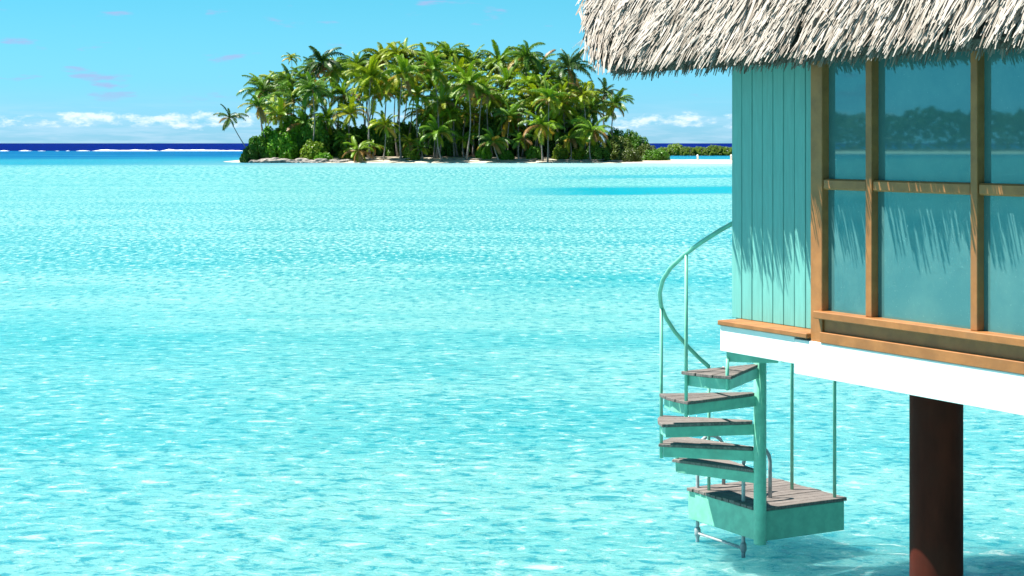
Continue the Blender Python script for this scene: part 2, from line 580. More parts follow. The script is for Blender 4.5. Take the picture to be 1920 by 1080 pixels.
# walls that close the house
box('end_wall', 0.004, 0.09, 0.105, 4.0, Z_FLOOR, 5.9, 'board_paint', house, 0)
box('back_wall', 0.1, T_END, 4.005, 4.08, Z_FLOOR, 5.2, 'board_paint', house, 0)
box('near_end_wall', T_END - 0.1, T_END, 0.1, 4.0, Z_FLOOR, 5.2, 'board_paint', house, 0)

# window wall
wf = box('corner_post', t_post0, t_post1, S_POST, 0.02, 2.445, 5.15, 'tan_paint', house, 0.005)
win = box('window_frame', t_post1 - 0.001, T_END, -0.11, 0.02, 4.95, 5.15, 'tan_paint', house, 0.004)
posts = [(t_m2a, t_m2b), (t_m3a, t_m3b)]
tt = t_m3a
while tt + 1.19 < T_END - 0.1:
    tt += 1.167
    posts.append((tt, tt + 0.08))
ZT0, ZT1 = 3.725, 3.812
edges = [t_post1] + [e for p in posts for e in p] + [T_END]
for (a, b) in posts:
    box('mullion', a, b, S_POST, -0.07, 2.745, 4.955, 'tan_paint', win, 0.004)
for i in range(0, len(edges), 2):
    a, b = edges[i], edges[i + 1]
    box('transom', a + 0.001, b - 0.001, S_POST + 0.008, -0.08, ZT0, ZT1, 'tan_paint', win, 0.012)
    box('glass_pane', a - 0.01, b + 0.01, S_GLASS, S_GLASS + 0.012, 2.73, ZT0 + 0.02, 'window_glass', win, 0)
    box('glass_pane', a - 0.01, b + 0.01, S_GLASS + 0.004, S_GLASS + 0.016, ZT1 - 0.02, 4.97, 'window_glass', win, 0)
box('window_sill', t_post1 - 0.045, T_END, -0.257, -0.04, 2.684, 2.744, 'tan_paint', win, 0.006)
box('apron_board', t_post1 + 0.002, T_END, S_POST + 0.02, 0.01, 2.55, 2.69, 'tan_paint', win, 0.003)
box('base_trim', t_post1 + 0.004, T_END, S_POST - 0.027, 0.012, 2.49, 2.575, 'tan_paint', win, 0.004)
box('ledge', t_of(1345, -0.24), t_post0 - 0.002, -0.240, 0.028, 2.508, 2.55, 'tan_paint', house, 0.006)

# floor with its white edge beam
fl = box('floor_slab', t_of(1350, -0.215) + 0.01, T_END, -0.08, 4.1, 2.36, 2.505, 'white_paint', house, 0)
t_step = t_of(1489, -0.215)
box('edge_beam', t_of(1350, -0.215), t_step, -0.215, -0.085, 2.28, 2.506, 'white_paint', house, 0.005)
box('edge_beam', t_step + 0.002, T_END, -0.217, -0.085, 2.20, 2.4885, 'white_paint', house, 0.005)
for tj in (0.9, 2.4, 3.9, 5.4, 6.9):
    box('floor_joist', tj, tj + 0.1, 0.0, 4.0, 2.235, 2.362, 'dark_wood', house, 0)


def pile(t, s, r):
    vv, fc = tube_geo([(t, s, -4.0), (t, s, -1.0), (t, s, 2.24)], r, 48, cap=False)
    return mesh_obj('pile', vv, fc, 'pile_paint', house, smooth=True)


sp_ = 0.60
pile(t_of(1755.5, sp_), sp_, 0.212)
pile(5.4, sp_, 0.212)
for tp in (0.75, 3.0, 5.4):
    pile(tp, 3.6, 0.212)

# ---- thatched roof
PITCH = R(60)
SE, ZE = -0.75, 4.725
UP = Vector((0, math.cos(PITCH), math.sin(PITCH)))
NRM = Vector((0, -math.sin(PITCH), math.cos(PITCH)))


def roof_pt(t, l, off=0.0):
    return Vector((t, SE, ZE)) + UP * l + NRM * off


def solve_edge(px, py):
    """where a photo pixel meets the roof slope -> (t, l)"""
    d = Vector(((px - 960) / F, 1.0, (HORIZON - py) / F))
    o = Vector((0, 0, EYE)) - Vector((CORNER.x, CORNER.y, 0))
    ol = Vector((o.dot(EX), o.dot(EY), o.z)); dl = Vector((d.dot(EX), d.dot(EY), d.z))
    k = (Vector((0, SE, ZE)) - ol).dot(NRM) / dl.dot(NRM)
    p = ol + dl * k
    return p.x, (p - Vector((0, SE, ZE))).dot(UP)


rake = [solve_edge(*p) for p in ((1128, 141), (1116, 128), (1110, 96), (1104, 67), (1097, 20), (1094, 0))]
rake_l = [p[1] for p in rake]; rake_t = [p[0] for p in rake]
rake_l = [rake_l[0] - 0.3] + rake_l + [1.35, 5.0]
rake_t = [rake_t[0] + 0.3] + rake_t + [rake_t[-1] - 0.12, rake_t[-1] - 0.2]


def rake_at(l):
    return float(np.interp(l, rake_l, rake_t))


RIDGE_S = 2.0
L_RIDGE = (RIDGE_S - SE) / math.cos(PITCH)
T_ROOF = T_END + 0.9
roof = None
ls = [0.13, 0.2, 0.3, 0.5, 0.7, 0.9, 1.2, 2.0, L_RIDGE]
v = []; f = []
n = len(ls)
for l in ls:
    for off in (-0.05, -0.19):
        o2 = off if l > 0.1 else off * 0.75
        v.append(roof_pt(rake_at(l) + 0.07, l, o2)); v.append(roof_pt(T_ROOF, l, o2))
for i in range(n - 1):
    a, b = i * 4, (i + 1) * 4
    f += [(a, a + 1, b + 1, b), (a + 2, b + 2, b + 3, a + 3), (a, b, b + 2, a + 2), (a + 1, a + 3, b + 3, b + 1)]
f += [(0, 2, 3, 1)]
roof = mesh_obj('thatched_roof', v, f, 'old_thatch', house)
# far slope of the roof
v2 = []
for l in (0.0, L_RIDGE - 0.02):
    for off in (-0.05, -0.19):
        for t in (rake_at(L_RIDGE) + 0.07, T_ROOF):
            p = roof_pt(t, l, off)
            v2.append((p.x, 2 * RIDGE_S - p.y, p.z))
mesh_obj('far_slope', v2, [(0, 4, 5, 1), (2, 3, 7, 6), (0, 2, 6, 4), (1, 5, 7, 3), (0, 1, 3, 2), (4, 6, 7, 5)], 'old_thatch', roof)

# thatch leaves hanging down the near slope
rt = random.Random(21)
tv = []; tf = []; tone = []


def strand(t, l_top, length, yaw, lift0, lift1, w, tn, curl):
    """one folded leaf blade lying down the slope"""
    segs = 4
    side = Vector((1, 0, 0))
    base = len(tv)
    x = t; l = l_top
    twist = rt.uniform(-0.7, 0.7)
    for i in range(segs + 1):
        q = i / segs
        ww = w * (1.0 if q < 0.75 else 1.0 - 0.55 * (q - 0.75) / 0.25)
        ll = l_top - length * q
        xx = t + math.tan(yaw) * length * q + curl * q * q
        off = lift0 + (lift1 - lift0) * q ** 1.5 - 0.02 * max(0, -ll) * 3
        c = roof_pt(xx, ll, off)
        a = twist * q
        sd = Vector((1, 0, 0)) * math.cos(a) + NRM * math.sin(a)
        fold = NRM * ww * 0.32
        tv.append(c - sd * ww / 2); tv.append(c + fold); tv.append(c + sd * ww / 2)
    for i in range(segs):
        a = base + i * 3
        tf.append((a, a + 1, a + 4, a + 3)); tf.append((a + 1, a + 2, a + 5, a + 4))
        tone.append(tn); tone.append(tn)


l = 0.0
row = 0
while l < 2.2:
    t0 = rake_at(l)
    t = t0 - 0.02
    tmax = 5.4 if l < 1.5 else 5.0
    dens = 1.0 if l < 1.45 else 0.5
    while t < tmax:
        # clumps and gaps
        cl = mnoise.noise(Vector((t * 5.5, l * 4.0, 1.3))) + 0.6 * mnoise.noise(Vector((t * 17, l * 7, 5.0)))
        t += (0.0115 + 0.016 * max(0, -cl)) * rt.uniform(0.4, 1.6) / dens
        if cl < -0.40 and rt.random() < 0.85:
            continue
        length = rt.uniform(0.40, 0.95)
        tip = l + rt.uniform(-0.05, 0.07) + 0.05 * cl
        if l < 0.02:
            tip = rt.uniform(-0.035, 0.06) - 0.03 * cl
        d_edge = t - rake_at(l)
        # near the far edge the leaves run along the edge
        slope_edge = (rake_at(tip + length) - rake_at(tip)) / length
        wgt = max(0.0, 1 - d_edge / 0.9) ** 1.3
        yaw = -math.atan(slope_edge) * wgt + 0.19 * (1 - wgt) + rt.gauss(0, 0.065) + 0.16 * mnoise.noise(Vector((t * 2.3, l * 2, 8)))
        length_ = length
        ttop = t - math.tan(yaw) * length_
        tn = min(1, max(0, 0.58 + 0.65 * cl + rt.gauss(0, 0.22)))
        lift1 = 0.015 + 0.09 * (cl + 0.3) + rt.uniform(-0.03, 0.05)
        if rt.random() < 0.03:
            lift1 += rt.uniform(0.02, 0.07); yaw += rt.gauss(0, 0.25)
        strand(ttop, tip + length_, length_, yaw, -0.035 + rt.uniform(0, 0.02), lift1, rt.choice((rt.uniform(0.008, 0.016), rt.uniform(0.012, 0.026), rt.uniform(0.018, 0.034))), tn, rt.gauss(0, 0.02))
    l += 0.07 if l < 1.45 else 0.12
    row += 1
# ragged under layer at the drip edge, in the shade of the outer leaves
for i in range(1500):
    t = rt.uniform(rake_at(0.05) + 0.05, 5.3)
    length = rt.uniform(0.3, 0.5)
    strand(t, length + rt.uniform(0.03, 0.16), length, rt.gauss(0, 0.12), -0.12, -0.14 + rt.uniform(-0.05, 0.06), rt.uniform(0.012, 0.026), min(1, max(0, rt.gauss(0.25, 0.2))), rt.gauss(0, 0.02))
# stray leaves beyond the far edge
for i in range(22):
    l0 = rt.uniform(0.1, 0.6)
    strand(rake_at(l0) + 0.05, l0 + 0.25, rt.uniform(0.25, 0.4), -0.1 + rt.gauss(0, 0.18), 0.0, rt.uniform(-0.05, 0.05), rt.uniform(0.01, 0.02), rt.uniform(0.3, 0.9), rt.gauss(0, 0.03))
th = mesh_obj('thatch', tv, tf, 'thatch', roof, tone=tone)
tag(th, 'bleached grey pandanus leaves hanging in ragged layers', kind='stuff')

# ================================================================== spiral staircase
POLE = Vector((2.404, 16.75, 0))
st = tag(empty('spiral_staircase', POLE), 'mint green steel spiral staircase with wooden treads going down to the water', 'staircase')
DF = -EX           # along the house wall, away from the camera
RAD = 0.98


def pol(phi, r):
    a = R(phi)
    return Vector((-math.cos(a) * r, -math.sin(a) * r, 0))


tube('centre_pole', [(0, 0, 0.215), (0, 0, 0.225), (0, 0, 3.7)], [0.058, 0.062, 0.062], 'aqua_metal', st, 24)
TREADS = [(0.93, -66, -38), (1.148, -42, -15), (1.41, -18, 11), (1.69, 8, 38), (1.965, 36, 65), (2.225, 63, 92)]
for (z, a0, a1) in TREADS:
    def wedge(r0, r1, da=0.0):
        pts = [pol(a0 - da, r0), pol(a0 - da, r1)]
        pts += [pol((a0 + a1) / 2, r1 * 1.012)]
        pts += [pol(a1 + da, r1), pol(a1 + da, r0)]
        return pts
    pan = prism('tread', wedge(0.055, RAD - 0.03), z - 0.135, z - 0.033, 'aqua_metal', st, 0.004)
    # three weathered planks on the steel tread
    for i in range(3):
        f0, f1 = i / 3 + 0.012, (i + 1) / 3 - 0.012
        b0, b1 = a0 - 2 + (a1 - a0 + 4) * f0, a0 - 2 + (a1 - a0 + 4) * f1
        prism('plank', [pol(b0, 0.075), pol(b0, RAD + 0.012), pol(b1, RAD + 0.012), pol(b1, 0.075)], z - 0.031, z + rb.uniform(-0.002, 0.003), 'weathered_wood', pan, 0.004)
# landing plate joining the pole to the house floor
lp = [Vector((0, 0, 0)) + EX * a + EY * b for (a, b) in ((0.06, -0.10), (0.82, -0.10), (0.82, 0.55), (0.06, 0.55))]
prism('landing', lp, 2.42, 2.50, 'aqua_metal', st, 0.004)

# handrail
rail_pts = [(-66, 1.82), (-60, 1.90), (-50, 2.04), (-38, 2.20), (-26, 2.36), (-15, 2.50), (-3, 2.64), (10, 2.79), (22, 2.92), (36, 3.06), (48, 3.18), (60, 3.30), (72, 3.41), (84, 3.52), (96, 3.60)]
path = [pol(a, RAD - 0.01) + Vector((0, 0, z)) for a, z in rail_pts]
tube('handrail', path, 0.021, 'aqua_metal', st, 10)
for (a, z0, z1) in ((-66, 0.55, 1.82), (-15.5, 1.0, 2.495), (37, 1.54, 3.07), (-40, 0.80, 1.14), (64, 1.83, 2.12), (94, 2.10, 3.59)):
    p = pol(a, RAD - 0.01)
    tube('baluster', [p + Vector((0, 0, z0)), p + Vector((0, 0, z1))], 0.0165, 'aqua_metal', st, 8)

# landing stage above the water
PL_S, PL_U = 1.05, 1.21
ctr = EY * PL_S / 2 + DF * PL_U / 2


def pl(s, u):
    q = EY * s + DF * u
    return Vector((q.x, q.y, 0))


stage = prism('platform', [pl(0, 0), pl(PL_S, 0), pl(PL_S, PL_U), pl(0, PL_U)], 0.235, 0.525, 'aqua_metal', st, 0.006)
npk = 12
for i in range(npk):
    u0 = PL_U * i / npk + 0.007 - 0.012
    u1 = PL_U * (i + 1) / npk - 0.003 - 0.012
    e = rb.uniform(-0.008, 0.008)
    zz = rb.uniform(-0.002, 0.003)
    if i == 0:
        pts = [pl(0.075, u0), pl(PL_S + 0.03 + e, u0), pl(PL_S + 0.03 + e, u1), pl(0.075, u1)]
    else:
        pts = [pl(-0.02 + e, u0), pl(PL_S + 0.03 + e, u0), pl(PL_S + 0.03 + e, u1), pl(-0.02 + e, u1)]
    prism('deck_plank', pts, 0.527, 0.558 + zz, 'weathered_wood', stage, 0.003)
# guard posts standing on the platform
gp = [pl(0.85, 0.58), pl(0.97, 0.054)]
for p in gp:
    tube('guard_post', [p + Vector((0, 0, 0.555)), p + Vector((0, 0, 3.5))], 0.0175, 'aqua_metal', st, 8)
tube('guard_rail', [gp[0] + Vector((0, 0, 3.5)), gp[1] + Vector((0, 0, 3.5)), Vector((0, 0, 3.58))], 0.02, 'aqua_metal', st, 8)

# swim ladder with hooped grab rails
lad = tube('swim_ladder', [pl(0.07, 0.74) + Vector((0, 0, 0.09)), pl(0.07, 0.76) + Vector((0, 0, 0.09))], 0.012, 'galvanised', st, 8)
for u in (0.36, 1.14):
    a = pl(0.07, u); b = pl(0.40, u)
    pth = [a + Vector((0, 0, -0.7)), a + Vector((0, 0, 0.2)), a + Vector((0, 0, 0.92))]
    for k in range(1, 8):
        th_ = math.pi * k / 8
        c = a.lerp(b, (1 - math.cos(th_)) / 2)
        pth.append(c + Vector((0, 0, 0.92 + 0.16 * math.sin(th_))))
    pth += [b + Vector((0, 0, 0.92)), b + Vector((0, 0, 0.555))]
    tube('ladder_rail', pth, 0.019, 'galvanised', lad, 10)
    tube('rail_collar', [a + Vector((0, 0, 0.05)), a + Vector((0, 0, 0.075)), a + Vector((0, 0, 0.13)), a + Vector((0, 0, 0.15))], [0.022, 0.032, 0.032, 0.022], 'galvanised', lad, 10)
for z in (0.09, -0.2, -0.5):
    tube('rung', [pl(0.07, 0.36) + Vector((0, 0, z)), pl(0.07, 1.14) + Vector((0, 0, z))], 0.016, 'galvanised', lad, 8)

# ================================================================== vegetation
rv = random.Random(77)


def make_frond(e0, droop, length, seed, stiff=1.0):
    """a pinnate palm frond growing along +X from the origin"""
    r = random.Random(seed)
    N = 12
    pts = []; tans = []
    p = Vector((0, 0, 0))
    for i in range(N + 1):
        q = i / N
        a = R(e0) - R(droop) * q ** 1.25
        tdir = Vector((math.cos(a), 0.06 * math.sin(q * 3 + seed), math.sin(a))).normalized()
        pts.append(p.copy()); tans.append(tdir)
        p = p + tdir * (length / N)
    V = []; Fc = []; T = []
    # rachis, a flat tapering keel
    for i in range(N):
        w0 = 0.085 * (1 - i / N * 0.8); w1 = 0.085 * (1 - (i + 1) / N * 0.8)
        o = len(V)
        V += [pts[i] + Vector((0, -w0, 0)), pts[i] + Vector((0, w0, 0)), pts[i + 1] + Vector((0, w1, 0)), pts[i + 1] + Vector((0, -w1, 0))]
        Fc.append((o, o + 1, o + 2, o + 3)); T.append(0.95)
    M = 36
    for i in range(M):
        q = 0.10 + 0.90 * (i + r.uniform(-0.2, 0.2)) / M
        q = min(0.995, q)
        j = min(N - 1, int(q * N)); fr = q * N - j
        base = pts[j].lerp(pts[j + 1], fr); tg = tans[j]
        up = tg.cross(Vector((0, 1, 0))) * -1
        L = length * 0.235 * (math.sin(math.pi * (0.12 + 0.80 * q)) ** 0.7) * r.uniform(0.85, 1.1)
        for sd in (-1, 1):
            out = (Vector((0, sd, 0)) * 0.80 + tg * (0.42 + 0.3 * q) + Vector((0, 0, 0.22)) + Vector((r.uniform(-.08, .08), 0, r.uniform(-.1, .1)))).normalized()
            mid = base + out * L * 0.5
            tip = base + out * L * 0.80 + Vector((0, 0, -L * r.uniform(0.30, 0.75) / stiff))
            w = 0.072 * r.uniform(0.7, 1.25)
            o = len(V)
            V += [base - tg * w, base + tg * w, mid + tg * w * 0.95, mid - tg * w * 0.95, tip]
            Fc += [(o, o + 1, o + 2, o + 3), (o + 3, o + 2, o + 4)]
            tn = 0.5 + r.uniform(-0.2, 0.25)
            T += [tn, tn * 0.9]
    me = bpy.data.meshes.new('frond_%d' % seed)
    me.from_pydata([tuple(x) for x in V], [], Fc)
    a = me.attributes.new('tone', 'FLOAT', 'FACE')
    a.data.foreach_set('value', np.asarray(T, dtype=np.float32))
    me.materials.append(MATS['frond_leaf'])
    return me


FRONDS = {
    'up': [make_frond(78, 50, 4.3, 1), make_frond(66, 62, 4.6, 2), make_frond(72, 85, 4.4, 3)],
    'mid': [make_frond(44, 72, 4.8, 4), make_frond(34, 78, 4.9, 5), make_frond(50, 95, 4.8, 6)],
    'low': [make_frond(12, 78, 4.7, 7), make_frond(2, 72, 4.6, 8), make_frond(20, 98, 4.8, 9)],
    'hang': [make_frond(-25, 58, 4.1, 10), make_frond(-42, 44, 3.8, 11)],
}
# a bunch of coconuts and leaf bases where the fronds meet
bmc = bmesh.new()
for i in range(9):
    a = i * 2.4
    mtx = Matrix.Translation((0.30 * math.cos(a), 0.30 * math.sin(a), -0.25 - 0.16 * (i % 3)))
    bmesh.ops.create_icosphere(bmc, subdivisions=1, radius=0.17, matrix=mtx)
bmesh.ops.create_cone(bmc, cap_ends=True, segments=8, radius1=0.16, radius2=0.26, depth=0.9, matrix=Matrix.Translation((0, 0, -0.1)))
CROWN_ME = bpy.data.meshes.new('crown_heart')
bmc.to_mesh(CROWN_ME); bmc.free()
CROWN_ME.materials.append(MATS['coconut'])

GREENS = [(0.160, 0.280, 0.012), (0.195, 0.300, 0.012), (0.125, 0.245, 0.014), (0.240, 0.310, 0.012), (0.095, 0.205, 0.020)]
YELLOW = [(0.30, 0.31, 0.018), (0.24, 0.29, 0.016), (0.38, 0.27, 0.03), (0.26, 0.15, 0.05)]


def palm(crown, base, size=1.0, n=20, label=None, group=None, cat='palm tree', name='coconut_palm', yellow=0.12, green=None, r0=0.17, dark=1.0, bow=None, wind=0.0, upright=0.0):
    root = tag(empty(name, base), label, cat, group)
    b = Vector(base); c = Vector(crown)
    d = c - b
    Lz = d.length
    bow = rv.uniform(-0.07, 0.07) if bow is None else bow
    side = Vector((1, 0, 0))
    path = []; rad = []
    for i in range(9):
        q = i / 8
        p = Vector((d.x * q, d.y * q, d.z * q)) + side * (bow * Lz * math.sin(math.pi * q) + 0.0)
        path.append(p); rad.append(r0 * (1.0 - 0.42 * q) + (0.16 * r0 / 0.17 if i == 0 else 0.05 if i == 1 else 0))
    path[0].z -= 0.5
    tube('trunk', path, rad, 'palm_bark', root, 7)
    hd = bpy.data.objects.new('crown', CROWN_ME)
    COL.objects.link(hd); hd.parent = root; hd.location = d; hd.scale = (size,) * 3
    az = rv.uniform(0, 6.28)
    gcol = green or rv.choice(GREENS)
    n = n + 4 + rv.randrange(-2, 3)
    for i in range(n):
        q = (i + 0.5) / n
        q2 = q ** (1.0 + upright)
        kind = 'up' if q2 < 0.22 else 'mid' if q2 < 0.55 else 'low' if q2 < 0.85 else 'hang'
        me = rv.choice(FRONDS[kind])
        o = bpy.data.objects.new('frond', me)
        COL.objects.link(o); o.parent = root
        o.location = d
        az += 2.39996 + rv.uniform(-0.25, 0.25)
        s = size * rv.uniform(0.72, 1.15)
        o.scale = (s, s, s)
        o.rotation_euler = (rv.uniform(-0.5, 0.5), rv.uniform(-0.22, 0.22) + wind * math.cos(az), az)
        k = rv.uniform(0.8, 1.25) * dark
        col = gcol
        if q > 0.55 and rv.random() < yellow * 1.5 or rv.random() < yellow * 0.25:
            col = rv.choice(YELLOW)
        o.color = (col[0] * k, col[1] * k, col[2] * k, 1)
    return root


def palm_px(cx, cy, bx, Y, **kw):
    c = at_depth(cx, cy, Y)
    X = (bx - 960) / F * Y
    return palm(c, (X, Y + rv.uniform(-0.5, 0.5), max(0.2, ground_h(X, Y)) - 0.05), **kw)


# palms one can tell apart
palm_px(430, 222, 480, 364, size=0.80, n=12, label='small coconut palm leaning far out over the water at the tip of the island', yellow=0.15, bow=-0.03, r0=0.13, green=(0.06, 0.12, 0.02))
palm_px(486, 200, 512, 366, size=0.95, n=16, label='leaning coconut palm with yellowing fronds above the broad-leaved bushes', yellow=0.5, bow=-0.04, r0=0.14)
palm_px(547, 110, 556, 392, size=0.55, n=13, label='thin young palm whose small tuft stands clear above the other crowns', yellow=0.3, r0=0.09)
palm_px(603, 118, 612, 384, size=1.15, n=24, label='dark green palm with a dense windswept crown rising above its neighbours', yellow=0.02, green=(0.04, 0.095, 0.022), wind=-0.18)
palm_px(585, 168, 581, 366, size=1.05, n=20, label='coconut palm with a bare curved pale trunk rising behind the leafy bushes', yellow=0.12, bow=0.05)
palm_px(695, 146, 694, 364, size=1.30, n=24, label='tall coconut palm with long drooping light green fronds near the low beach palm', yellow=0.16)
palm_px(755, 140, 752, 363, size=1.30, n=22, label='tall palm with orange-brown hanging fronds beneath a wide crown', yellow=0.42)
palm_px(812, 132, 818, 366, size=1.25, n=22, label='tall yellow-green palm with arching fronds in the middle of the grove', yellow=0.35)
palm_px(722, 236, 718, 361, size=0.85, n=16, label='slender young palm with bright yellow-green crown at the beach edge', yellow=0.35, r0=0.12)
palm_px(671, 283, 672, 360.5, size=0.90, n=14, label='stemless young palm with large yellow fronds spreading low over the beach', yellow=0.5, r0=0.16, upright=-0.3)
palm_px(820, 250, 829, 360, size=1.00, n=20, label='mid-height palm with yellow drooping fronds standing right at the shore', yellow=0.4)
palm_px(878, 160, 874, 362, size=1.35, n=24, label='tall palm with pale bare trunk planted on the open sand', yellow=0.15)
palm_px(904, 178, 900, 365, size=1.00, n=18, label='palm with a bright golden yellow skirt of old fronds', yellow=0.85)
palm_px(925, 268, 936, 360, size=0.95, n=17, label='short bushy palm with crooked trunk on the sand, fronds near the ground', yellow=0.3)
palm_px(985, 108, 992, 384, size=1.20, n=24, label='tall palm with a pointed droopy crown at the top of the canopy', yellow=0.1, wind=0.1)
palm_px(1066, 128, 1062, 374, size=1.25, n=22, label='tall palm standing apart with long dark fronds against the open sky', yellow=0.06, green=(0.05, 0.11, 0.025))
palm_px(1029, 186, 1027, 360, size=1.00, n=18, label='slim palm with very thin straight white trunk down to the sand', yellow=0.25, bow=0.0, r0=0.12)
palm_px(1016, 236, 1018, 361, size=1.10, n=18, label='palm with curved arching yellow fronds beside the slim white-trunked palm', yellow=0.4)
palm_px(1152, 196, 1151, 376, size=1.05, n=20, label='solitary palm rising above the low bushes at the sandbar end', yellow=0.12)
palm_px(1110, 246, 1108, 362, size=1.20, n=20, label='bushy light green palm next to the dark bushes at the sandbar end', yellow=0.35, upright=-0.4)
palm_px(1134, 176, 1140, 384, size=0.9, n=18, label='dark palm just behind the solitary palm at the sandbar end', yellow=0.05, green=(0.045, 0.1, 0.025))

# the rest of the grove
NEAR = [(430, 'the far-leaning small palm'), (486, 'the leaning palm with yellowing fronds'), (547, 'the thin palm with the small tuft'),
        (590, 'the bare curved pale trunk'), (610, 'the dense windswept palm'), (672, 'the stemless yellow palm'), (695, 'the long-fronded light green palm'),
        (722, 'the slender beach palm'), (755, 'the palm with orange-brown hanging fronds'), (815, 'the shore palm with drooping yellow fronds'),
        (876, 'the pale trunk on open sand'), (904, 'the golden-skirted palm'), (928, 'the short crooked palm'), (985, 'the pointed droopy crown'),
        (1022, 'the slim white-trunked palm'), (1066, 'the palm standing apart'), (1110, 'the bushy light green palm')]


def by(px):
    return min(NEAR, key=lambda q: abs(q[0] - px))[1]


TOPX = [470, 500, 560, 600, 640, 690, 750, 800, 850, 900, 950, 985, 1010, 1060, 1090, 1120]
TOPY = [172, 152, 140, 128, 132, 112, 100, 112, 100, 112, 118, 112, 126, 150, 178, 205]
xs = np.linspace(488, 1112, 58)
for i, px in enumerate(xs):
    px = px + rv.uniform(-7, 7)
    top = float(np.interp(px, TOPX, TOPY))
    layer = i % 4
    if layer in (0, 1):
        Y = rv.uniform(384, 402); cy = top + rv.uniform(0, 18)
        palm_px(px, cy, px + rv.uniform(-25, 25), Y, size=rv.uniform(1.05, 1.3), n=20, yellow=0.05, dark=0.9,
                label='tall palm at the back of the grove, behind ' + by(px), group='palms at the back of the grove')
    elif layer == 2:
        Y = rv.uniform(374, 384); cy = top + rv.uniform(30, 62)
        palm_px(px, cy, px + rv.uniform(-20, 20), Y, size=rv.uniform(1.0, 1.3), n=20, yellow=0.12,
                label='middle-row grove palm beside ' + by(px), group='palms in the middle of the grove')
    else:
        Y = rv.uniform(366, 374); cy = top + rv.uniform(62, 110)
        palm_px(px, cy, px + rv.uniform(-14, 14), Y, size=rv.uniform(0.9, 1.15), n=18, yellow=0.22,
                label='lower palm crown under the canopy near ' + by(px), group='lower palms inside the grove')
for i in range(22):
    px = 800 + i * 14.5 + rv.uniform(-6, 6)
    palm_px(px, rv.uniform(165, 238), px + rv.uniform(-12, 12), rv.uniform(368, 380), size=rv.uniform(0.95, 1.2), n=19, yellow=0.15,
            label='lower palm crown under the canopy near ' + by(px), group='lower palms inside the grove')
for (cx, cy, Y, sz) in ((648, 262, 366, 0.7), (770, 268, 364, 0.7), (868, 262, 366, 0.7), (975, 262, 364, 0.75), (1068, 262, 364, 0.8), (700, 275, 364, 0.6), (790, 278, 362, 0.6)):
    palm_px(cx, cy, cx + rv.uniform(-4, 4), Y, size=sz, n=13, yellow=0.35, r0=0.13, upright=-0.3, name='young_palm',
            label='small young palm sprouting from the ground near ' + by(cx), group='young palms under the grove')


# ---- broad-leaved shrubs
def make_shrub_mesh(seed, nleaf, leaf):
    r = random.Random(seed)
    lobes = []
    for i in range(30):
        a = i * 2.39996 + r.uniform(-0.3, 0.3); zz = 0.02 + 0.70 * ((i + 0.5) / 30) + r.uniform(-0.05, 0.05)
        q = r.uniform(0.80, 1.0) * 0.74 * math.sqrt(max(0.02, 1 - (zz / 0.80) ** 2))
        lobes.append((Vector((math.cos(a) * q, math.sin(a) * q, zz)), r.uniform(0.16, 0.29)))
    V = []; Fc = []; T = []
    for i in range(nleaf):
        c, rr = r.choice(lobes)
        d = Vector((r.gauss(0, 1), r.gauss(0, 1), r.gauss(0.25, 1))).normalized()
        p = c + d * rr * (r.random() ** 0.28)
        if p.z < 0.0:
            p.z = abs(p.z) * 0.4
        nrm = (d + Vector((r.gauss(0, .45), r.gauss(0, .45), r.gauss(0.5, .45)))).normalized()
        a = nrm.cross(Vector((r.gauss(0, 1), r.gauss(0, 1), r.gauss(0, 1)))).normalized()
        b = nrm.cross(a)
        L = leaf * r.uniform(0.7, 1.35); W = L * 0.55
        o = len(V)
        V += [p - a * L * 0.5, p + b * W * 0.5 + nrm * L * 0.08, p + a * L * 0.5 - nrm * L * 0.1, p - b * W * 0.5 + nrm * L * 0.08]
        Fc.append((o, o + 1, o + 2, o + 3))
        T.append(min(1, max(0, r.gauss(0.5, 0.2))))
    me = bpy.data.meshes.new('shrub_foliage_%d' % seed)
    me.from_pydata([tuple(x) for x in V], [], Fc)
    at = me.attributes.new('tone', 'FLOAT', 'FACE')
    at.data.foreach_set('value', np.asarray(T, dtype=np.float32))
    me.materials.append(MATS['shrub_leaf'])
    return me


SHRUBS = [make_shrub_mesh(s, 5200, 0.125) for s in (1, 2, 3)] + [make_shrub_mesh(9, 6000, 0.095)]
STEM_V, STEM_F = [], []
rs = random.Random(3)
for i in range(6):
    a = i * 1.05
    vv, fc = tube_geo([(0.03 * math.cos(a), 0.03 * math.sin(a), -0.12), (0.2 * math.cos(a), 0.2 * math.sin(a), 0.25), (0.5 * math.cos(a), 0.5 * math.sin(a), 0.5 + 0.1 * rs.random())], [0.03, 0.02, 0.008], 5)
    o = len(STEM_V); STEM_V += vv; STEM_F += [tuple(i2 + o for i2 in q) for q in fc]
STEM_ME = bpy.data.meshes.new('shrub_stem')
STEM_ME.from_pydata([tuple(x) for x in STEM_V], [], STEM_F)
STEM_ME.materials.append(MATS['palm_bark'])


def shrub(loc, rx, ry, hz, col, label, group=None, var=None, name='shrub'):
    root = tag(empty(name, loc, rv.uniform(0, 0.01)), label, 'bush', group)
    me = SHRUBS[rv.randrange(3) if var is None else var]
    fo = bpy.data.objects.new('foliage', me)
    COL.objects.link(fo); fo.parent = root
    fo.scale = (rx, ry, hz)
    k = rv.uniform(0.85, 1.2)
    fo.color = (col[0] * k, col[1] * k, col[2] * k, 1)
    if rv.random() < 0.5:
        fo.rotation_euler = (0, 0, math.pi)
    so = bpy.data.objects.new('stem', STEM_ME)
    COL.objects.link(so); so.parent = root
    so.scale = (rx * 0.9, ry * 0.9, hz)
    return root


